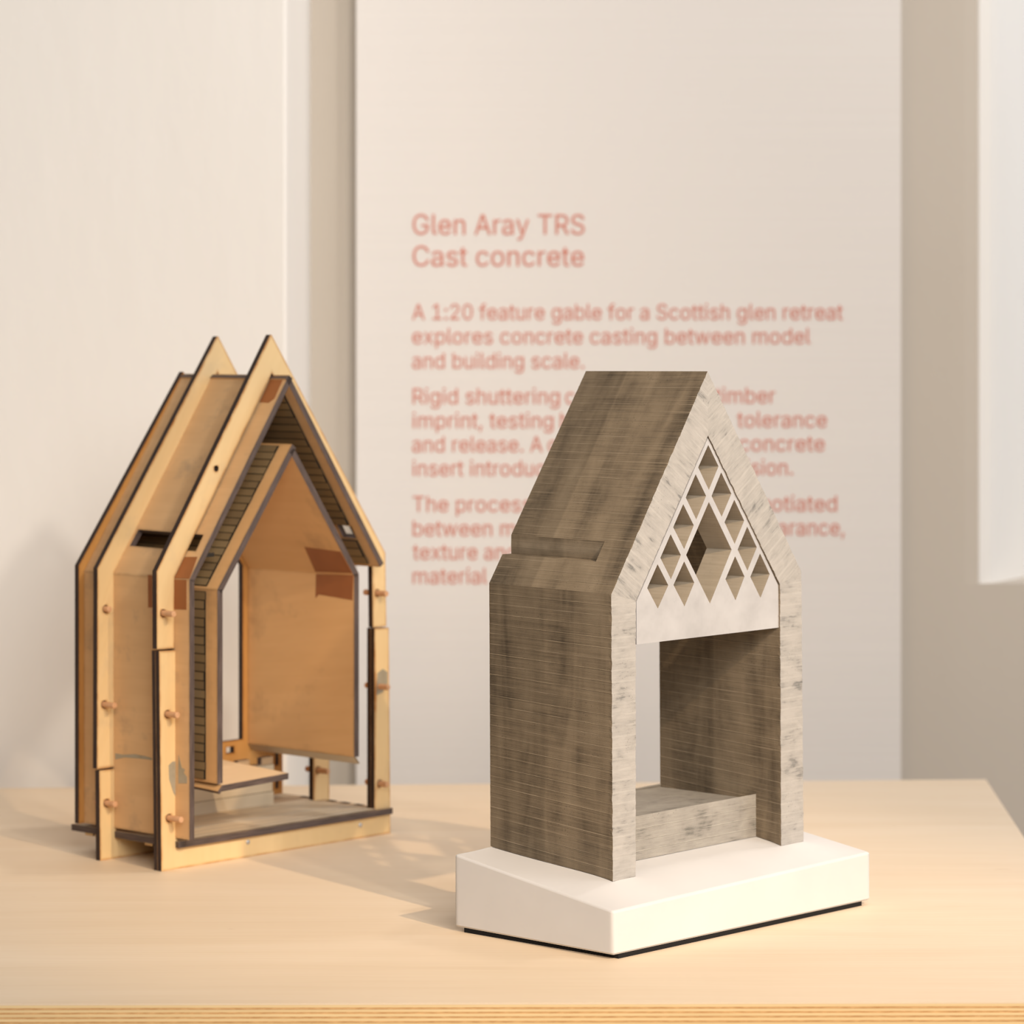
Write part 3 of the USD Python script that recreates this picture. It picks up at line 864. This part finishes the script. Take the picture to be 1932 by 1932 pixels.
# pegs and their holes: (hole px, protruding length front, back)
peg1 = [((308, 1157), .0120, .004), ((314, 1347), .0125, .004), ((317, 1543), .0150, .004), ((712, 1119), .0105, .0065), ((714.5, 1295), .0110, .0065), ((715, 1478), .0095, .0065)]
peg2 = [((199, 1149), .0050, .004), ((196.5, 1329), .0125, .004), ((200, 1515), .0110, .004), ((599, 1453), .0125, .005)]

PR = 0.0030
h1 = [circle(f1(*p), PR, U, Zz) for p, a, b in peg1]
h2 = [circle(f2_(*p), PR, U, Zz) for p, a, b in peg2] + [circle(Q(.2265, g2, zq), PR, U, Zz) for zq in (.118, .187)]
# first rib, upper piece and doubled lower piece
hc = f1(408, 884)
up1 = [f1(296, 1224.5), f1(295.6, 1078), f1(510, 631.5), f1(512.5, 631.5), f1(727, 1043), f1(729, 1181.5), f1(703.5, 1184), Q(0.2172, 0, 0.2128), Q(s_au - .002, 0, s_az + .0016), Q(su, 0, sz_e + .0012), f1(328.5, 1223)]
sheet('rib_frame', up1, TH, Vv * 0 + U * .45 + Zz, M['rib'], holes=[circle(hc, .0024, U, Zz), circle(Q(0.2246 - (hc[0] - 0.0), 0, hc[2]), .0024, U, Zz)] + h1, ext=Vv, label='front upper rib with a tall pointed apex')
zp_t, zp_b = 0.0203, 0.0156        # base plate top and underside
low1 = [f1(298.6, 1228.5), f1(303, 1646.3), f1(735, 1572), f1(732, 1184), f1(705, 1185.5), Q(.2188, 0, zp_b), Q(.0166, 0, zp_b), f1(332, 1226.5)]
for p in low1[1:3]:
    p[2] = 0.0
lo1 = sheet('rib_frame', [p - Vv * .0009 for p in low1], 0.0040, Zz, M['rib'], holes=h1, ext=Vv, label='front lower rib, a wide U with bottom rail')
sheet('rib_frame', [p + Vv * .0034 for p in low1], 0.0038, Zz, M['rib'], holes=h1, ext=Vv)
# second rib
dv = Q(0, g2, 0)
up2 = [f2_(183, 1450.5), f2_(184, 1072), f2_(409.5, 634.5), f2_(412, 634.5), Q(.2335, g2, .2185), Q(.2345, g2, .069), Q(.2185, g2, .0688), Q(.2176, g2, .2128), Q(s_au + .0045, g2, s_az + .0012), Q(su + .001, g2, sz_e + .001), f2_(216.5, 1446.5)]
sheet('rib_frame', up2, TH, U * .45 + Zz, M['rib'], holes=h2, ext=Vv, label='rear upper rib with a tall pointed apex')
low2 = [f2_(186.5, 1454), f2_(188, 1623.5), Q(.2362, g2, 0), Q(.2362, g2, .0677), Q(.2186, g2, .0674), Q(.2186, g2, zp_b), Q(.0160, g2, zp_b), f2_(217.5, 1450)]
for p in low2[1:3]:
    p[2] = 0.0
sheet('rib_frame', [p - Vv * .0006 for p in low2], 0.0048, Zz, M['rib'], holes=h2, ext=Vv, label='rear lower rib, a wide U with bottom rail')

# outer shell: left side, left roof, right roof
zt = 0.0229
sheet('side_panel', [Q(su, vf, zt), Q(su, v3, zt), Q(su, v3, sz_e), Q(su, vf, sz_e)], TH, Vv, M['shell'], ext=U, label='outer side board of the mould')
sl = unit(Q(s_au - su, 0, s_az - sz_e)); nl = unit(np.cross(Vv, sl))         # outward = up-left
if nl[0] > 0:
    nl = -nl
lr = lambda x, y: FW.at(x, y, Q(su, 0, sz_e), nl)
slot = [lr(261, 999), lr(384, 1009), lr(369.5, 1040), lr(245, 1030)]
EA = Q(su, 0, sz_e)
roof_l = [EA + Vv * vf, Q(s_au, vf, s_az), Q(s_au, v3, s_az), EA + Vv * v3]
rl = sheet('roof_panel', roof_l, TH, Vv, M['shell'], holes=[slot], ext=-nl, label='left roof board with a long dark slot')
nr = nl * (-1, 1, 1); sr = unit(Q(s_ru - s_au, 0, 0.2118 - s_az))
nr = unit(np.cross(sr, Vv)); nr = nr if nr[0] > 0 else -nr
AR = Q(s_au + .0004, 0, s_az)
r_end = FW.v(724, 1063, vf); r_end[1] = 0
in_r = lambda x, y: FW.at(x, y, AR - nr * TH, nr)
hole_r = [in_r(634, 990.5), in_r(661.5, 994.8), in_r(671.5, 1017), in_r(645.5, 1014.5)]
hl = hole_r + np.array([nr * TH] * 4)
roof_r = [AR + Vv * vf, r_end + Vv * vf, r_end + Vv * v3, AR + Vv * v3]
rr_p = sheet('roof_panel', roof_r, TH, Vv, M['shell'], holes=[list(hl)], ext=-nr, label='right roof board, clad with dark strips underneath')
# floor of the slot: former board between roof and core
fo = [lr(246, 1031), lr(369.5, 1041)]
sheet('slot_former', [fo[0] + U * .004 - Zz * .0015, fo[1] + U * .004 - Zz * .0015, fo[1] + U * .018 - Zz * .0015, fo[0] + U * .018 - Zz * .0015], .003, Vv, STR[0], ext=-Zz)

# back board with a pentagon opening
CU, CE, CAu, CAz, CRu = 0.0400, 0.2030, 0.1150, 0.3075, 0.1854                # core outer profile
CT = 0.0052
dcore = 0.0078 / 1
oL, oR = 0.0515, FW.v(458, 1200, v3)[0]
oB = FW.v(452, 1395.5, v3)[2]
oE = FW.v(458, 1066, v3)[2]
opening = [Q(oL, v3, oB), Q(oR, v3, oB), Q(oR, v3, oE), Q(CAu + .0005, v3, CAz - .024), Q(oL, v3, oE)]
small = [FW.v(427, 1422, v3), FW.v(441.5, 1420, v3), FW.v(441.5, 1408, v3), FW.v(427, 1410, v3)]
bo_l = su - 0.0050; bo_r = FW.v(533, 1470, v3)[0]
slotF = [[Q(bo_r - .0078, v3, a), Q(bo_r - .0045, v3, a), Q(bo_r - .0045, v3, b), Q(bo_r - .0078, v3, b)] for a, b in ((.0275, .040), (.046, .061), (.10, .125))]
back_o = [Q(bo_l, v3, zt), Q(bo_r, v3, zt), Q(bo_r, v3, sz_e + .004), Q(s_au, v3, s_az + .0015), Q(bo_l, v3, sz_e + .0045)]
sheet('back_board', back_o, TH, Zz, M['back'], holes=[opening, small] + slotF, ext=Vv, label='scorched rear board with a house-shaped opening')

# core: left side, right side, two roofs
cs = unit(Q(CAu - CU, 0, CAz - CE)); ncl = unit(np.cross(Vv, cs)); ncl = ncl if ncl[0] < 0 else -ncl
cB = FW.v(407, 1479, vf)[2]; cBr = FW.v(678, 1441, vf)[2]
vb_ = v3 - 0.0002
core_l = sheet('core_side_panel', [Q(CU, vf - .001, cB), Q(CU, vb_, cB), Q(CU, vb_, CE), Q(CU, vf - .001, CE)], CT, Vv, M['core'], ext=U, label='left core board clad in dark strips')
innR = CRu - CT
core_r = sheet('core_side_panel', [Q(innR, vf - .001, cBr + .0058), Q(innR, vb_, cBr + .0058), Q(innR, vb_, 0.2063), Q(innR, vf - .001, 0.2063)], CT, Vv + Zz * -.12, M['core'], ext=U, label='right core board, broad plain inner face')
# chamfered lower strip of the right core board
sheet('core_sill', [Q(innR + .0002, vf - .001, cBr + .0057), Q(innR + .0002, vb_, cBr + .0057), Q(CRu, vb_, cBr), Q(CRu, vf - .001, cBr)], .0012, Vv, STRL[1], ext=U)
CE_L = Q(CU, 0, CE)
cap_ = Q(CAu, 0, CAz)
core_rl = sheet('core_roof_panel', [CE_L + Vv * (vf - .001), cap_ + Vv * (vf - .001), cap_ + Vv * vb_, CE_L + Vv * vb_], CT, Vv, M['core'], ext=-ncl, label='left core roof board clad in dark strips')
CE_R = Q(CRu, 0, 0.2066)
ncr = unit(np.cross(Vv, CE_R - cap_)); ncr = ncr if ncr[0] > 0 else -ncr
cap_r = cap_ + unit(CE_R - cap_) * .0004
ci = [CE_R - ncr * CT, cap_r - ncr * CT]
ci[1] = ci[1] + unit(CE_R - cap_) * .0030
sheet('core_roof_panel', [ci[0] + Vv * (vf - .001), ci[1] + Vv * (vf - .001), ci[1] + Vv * vb_, ci[0] + Vv * vb_], CT, Vv, M['core'], ext=ncr, label='right core roof board, plain inner face')

# bottom shelf of the core
p_fl = FW.v(418.6, 1481.8, vf - .002); p_fr = FW.v(544.4, 1458.5, vf - .002)
ufr = p_fr[0]
p_bk = FW.u(415.5, 1432.6, ufr)
p_bl = p_fl + (p_bk - p_fr)
p_fl0 = Q(CU + .0006, p_fl[1], p_fl[2] - .0012)
p_bl0 = p_fl0 + (p_bk - p_fr)
sheet('core_shelf', [p_fl, p_fr, p_bk, p_bl], .0046, U, M['shelf'], ext=-Zz, label='pale shelf board at the foot of the core')
mit = [p_fl, p_bl, p_bl + Q(-.0042, 0, -.0040), p_fl + Q(-.0042, 0, -.0040)]
sheet('shelf_mitre', mit, .0030, Vv, M['core'], ext=Q(.7, 0, -.7))

# base plate with notches for the ribs, and its front lip
eL = [FW.z(217, 1568, zp_t), FW.z(290, 1580.5, zp_t), FW.z(135, 1557, zp_t)]
uPl = float(np.mean([q[0] for q in eL[:2]])); v_bk = FW.at(135, 1557, Q(uPl, 0, 0), U)[1]
uPr = float(np.mean([FW.z(516.6, 1494.4, zp_t)[0], FW.z(692, 1519, zp_t)[0]]))
vl = -.0046
lipL = FW.v(337, 1590, vl); lipR = FW.v(741, 1521.6, vl)
uPl = .0142
ol = [Q(lipL[0], vl, zp_t), Q(lipR[0], vl, zp_t), Q(lipR[0], -.0014, zp_t), Q(uPr, -.0014, zp_t), Q(uPr, v_bk, zp_t), Q(uPl, v_bk, zp_t)]
notch = [[Q(a, c, zp_t), Q(b, c, zp_t), Q(b, d, zp_t), Q(a, d, zp_t)] for a, b in ((.0, .0169), (.2183, .25)) for c, d in ((-.0012, .0076), (g2 - .0010, g2 + .0052))]
bp_ = sheet('base_plate', ol, zp_t - zp_b, U, M['base'], holes=notch, ext=-Zz, label='horizontal base board with dark cut edges')
for k in range(6):
    v0 = 0.006 + k * .0155
    sheet('plate_tab', [Q(uPr - .0045, v0, zp_t + .0004), Q(uPr - .0005, v0, zp_t + .0004), Q(uPr - .0005, v0 + .008, zp_t + .0004), Q(uPr - .0045, v0 + .008, zp_t + .0004)], .0003, Vv, M['bed'], ext=-Zz)
for v0 in (.012, .028, .085, .096):
    sheet('panel_tab', [Q(su + .0035, v0, zp_b - .0025), Q(su + .0035, v0 + .009, zp_b - .0025), Q(su + .0035, v0 + .009, zp_b), Q(su + .0035, v0, zp_b)], .003, Vv, M['rib'], ext=U)


# cladding strips ------------------------------------------------------------
def clad(parent, P0, P1, along, up, length, pitch, mats, n_out, gap=.00055, th=.0010, name='cladding_strip'):
    """strips laid side by side from P0 along 'up' for 'length', each running along 'along' (vector with its length)."""
    global seed
    n = int(round(length / pitch))
    rng = np.random.default_rng(int(1000 * abs(P0[0]) + 10 * length * 1000))
    a = np.asarray(along, float)
    bed = [P0, P0 + a, P0 + a + up * length, P0 + up * length]
    seed += 1
    m, p = plate([q + n_out * .00025 for q in bed], .00022, a, (), .002, seed, -n_out)
    obj('glue_bed', m, M['bed'], parent, prim=p)
    for k in range(n):
        s0 = k * length / n + gap / 2; s1 = (k + 1) * length / n - gap / 2
        e0, e1 = rng.uniform(-.0012, .0004) * 1.0, rng.uniform(-.0010, .0010)
        ua = unit(a)
        h = n_out * (th + rng.uniform(-.00015, .00025))
        o = [P0 + up * s0 - ua * e0 + h, P0 + a + up * s0 + ua * e1 + h, P0 + a + up * s1 + ua * e1 + h, P0 + up * s1 - ua * e0 + h]
        seed += 1
        m, p = plate(o, th, a, (), .0007, seed, -n_out)
        obj(name, m, mats[int(rng.integers(len(mats)))], parent, prim=p)


vc = vf + .0115
clad(core_l, Q(CU, vc, cB + .002), None, Vv * (v3 - vc - .001), Zz, CE - cB - .004, .0066, STR, -U)
clad(core_rl, CE_L + Vv * vc + cs * .002, None, Vv * (v3 - vc - .001), cs, np.linalg.norm(cap_ - CE_L) - .004, .0066, STR, ncl)
# underside of the right roof, left clear around its slot
inr0 = AR - nr * TH
Lr = np.linalg.norm(r_end - AR)
hs = sorted([float((q - AR) @ sr) for q in hl]); hv = sorted([q[1] for q in hl])
vr = vf + .0095
a0, a1 = .008, hs[0] - .001
clad(rr_p, inr0 + Vv * vr + sr * a0, None, Vv * (v3 - vr - .001), sr, a1 - a0, .0066, STR, -nr)
b0, b1 = hs[-1] + .001, Lr - .0035
clad(rr_p, inr0 + Vv * vr + sr * b0, None, Vv * (v3 - vr - .001), sr, b1 - b0, .0072, STR, -nr)
# planked deck on the base plate and planked step in front of the back board
STEPV = 0.0765
clad(bp_, Q(.0230, vl + .0012, zp_t), None, U * (.2178 - .0230), Vv, STEPV - vl - .0017, .0105, STRL, Zz, gap=.00035, th=.0008)
stz = FW.v(515, 1427, STEPV)[2]
st_r = FW.v(515, 1470, STEPV)[0]
crenel = [Q(.047, STEPV, zp_t)] + [Q(st_r, STEPV, zp_t), Q(st_r, STEPV, stz)]
xs = np.linspace(st_r, .047, 12)
for k in range(11):
    h = stz if k % 2 == 0 else stz - .0052
    crenel += [Q(xs[k], STEPV, h), Q(xs[k + 1], STEPV, h)]
stp = sheet('step_board', crenel, TH, U, M['base'], ext=Vv, label='planked step board with finger-jointed top')
clad(stp, Q(.048, STEPV, zp_t + .0002), None, U * (st_r - .0485), Zz, stz - zp_t - .0062, .0105, STRL, -Vv, gap=.00035, th=.0007)


# tape -----------------------------------------------------------------------
def tape(pts, n_out, grain=U + Vv * .6 + Zz * .8):
    global seed
    seed += 1
    m, p = plate([q + n_out * .00035 for q in pts], .0003, grain, (), .0015, seed, -n_out)
    obj('tape_patch', m, M['tape'], fw, prim=p)


tape([lr(513, 709.5), lr(536, 711), lr(518, 752), lr(507, 760), lr(490, 759)], nl)
tape([lr(349, 1051), lr(372.6, 1051), lr(357.5, 1092), lr(329.5, 1091)], nl)
sp = lambda x, y: FW.u(x, y, su)
tape([sp(329.5, 1093.5), sp(352, 1094), sp(352, 1150), sp(329, 1149)], -U)
tape([sp(279.5, 1084.5), sp(287, 1085), sp(287, 1146), sp(280, 1146)], -U)
cp = lambda x, y: FW.u(x, y, innR)
cr = lambda x, y: FW.at(x, y, ci[0], ncr)
tape([cr(575, 1032), cr(643, 1041), cr(665, 1081), cr(595.6, 1078.5)], -ncr)
tape([cp(596.7, 1083), cp(667, 1085), cp(665, 1132), cp(602, 1121.4), cp(596, 1128)], -U)


# smears of plaster
def smear(pts, n_out):
    global seed
    seed += 1
    P = np.array(pts); c = P.mean(0)
    m, p = plate([q + n_out * .00022 for q in P], .0002, U + Zz, (), .0008, seed, -n_out)
    obj('plaster_smear', m, M['smear'], fw, prim=p)


smear([sp(217.5, 1421), sp(232, 1424), sp(255, 1423), sp(275, 1427), sp(287, 1430), sp(287, 1434), sp(262, 1431), sp(235, 1429), sp(218, 1433)], -U)
fl1 = lambda x, y: FW.v(x, y, -.0009)
smear([fl1(318, 1444), fl1(325, 1437), fl1(333, 1436), fl1(334, 1508), fl1(327, 1496), fl1(319, 1470)], -Vv)
smear([sp(337, 1424), sp(343, 1448), sp(349, 1452), sp(347, 1458), sp(353, 1466), sp(353, 1478), sp(337, 1478)], -U)
smear([fl1(712, 1270), fl1(722, 1262), fl1(731, 1268), fl1(731, 1290), fl1(722, 1306), fl1(710, 1312)], -Vv)


# pegs, nails ----------------------------------------------------------------
def peg(c, front_len, back_len, r=.00225):
    c = np.asarray(c, float)
    tot = front_len + back_len + TH + .003
    prof = [(0, 0), (r * .8, 0), (r, .0005), (r, tot - .0007), (r * .75, tot), (0, tot)]
    m = trimesh.creation.revolve(np.array(prof), sections=20)
    R = np.eye(4); R[:3, :3] = np.array([[1, 0, 0], [0, 0, 1], [0, -1, 0]])    # z -> +v
    m.apply_transform(R)
    if m.volume < 0:
        m.invert()
    m.apply_translation(c - Vv * front_len)
    obj('dowel_peg', m, M['peg'], fw, smooth=40)


for (p, a, b) in peg1:
    peg(f1(*p), a, b)
for (p, a, b) in peg2:
    peg(f2_(*p), a, b)
for zq in (.118, .187):
    peg(Q(.2265, g2, zq), .012, .005)
for x, y in ((680, 1557), (468, 1589)):
    c = fl1(x, y)
    m = trimesh.creation.icosphere(2, .0019); m.apply_scale((1, .35, 1)); m.apply_translation(c)
    obj('nail_head', m, M['steel'], fw, smooth=True)
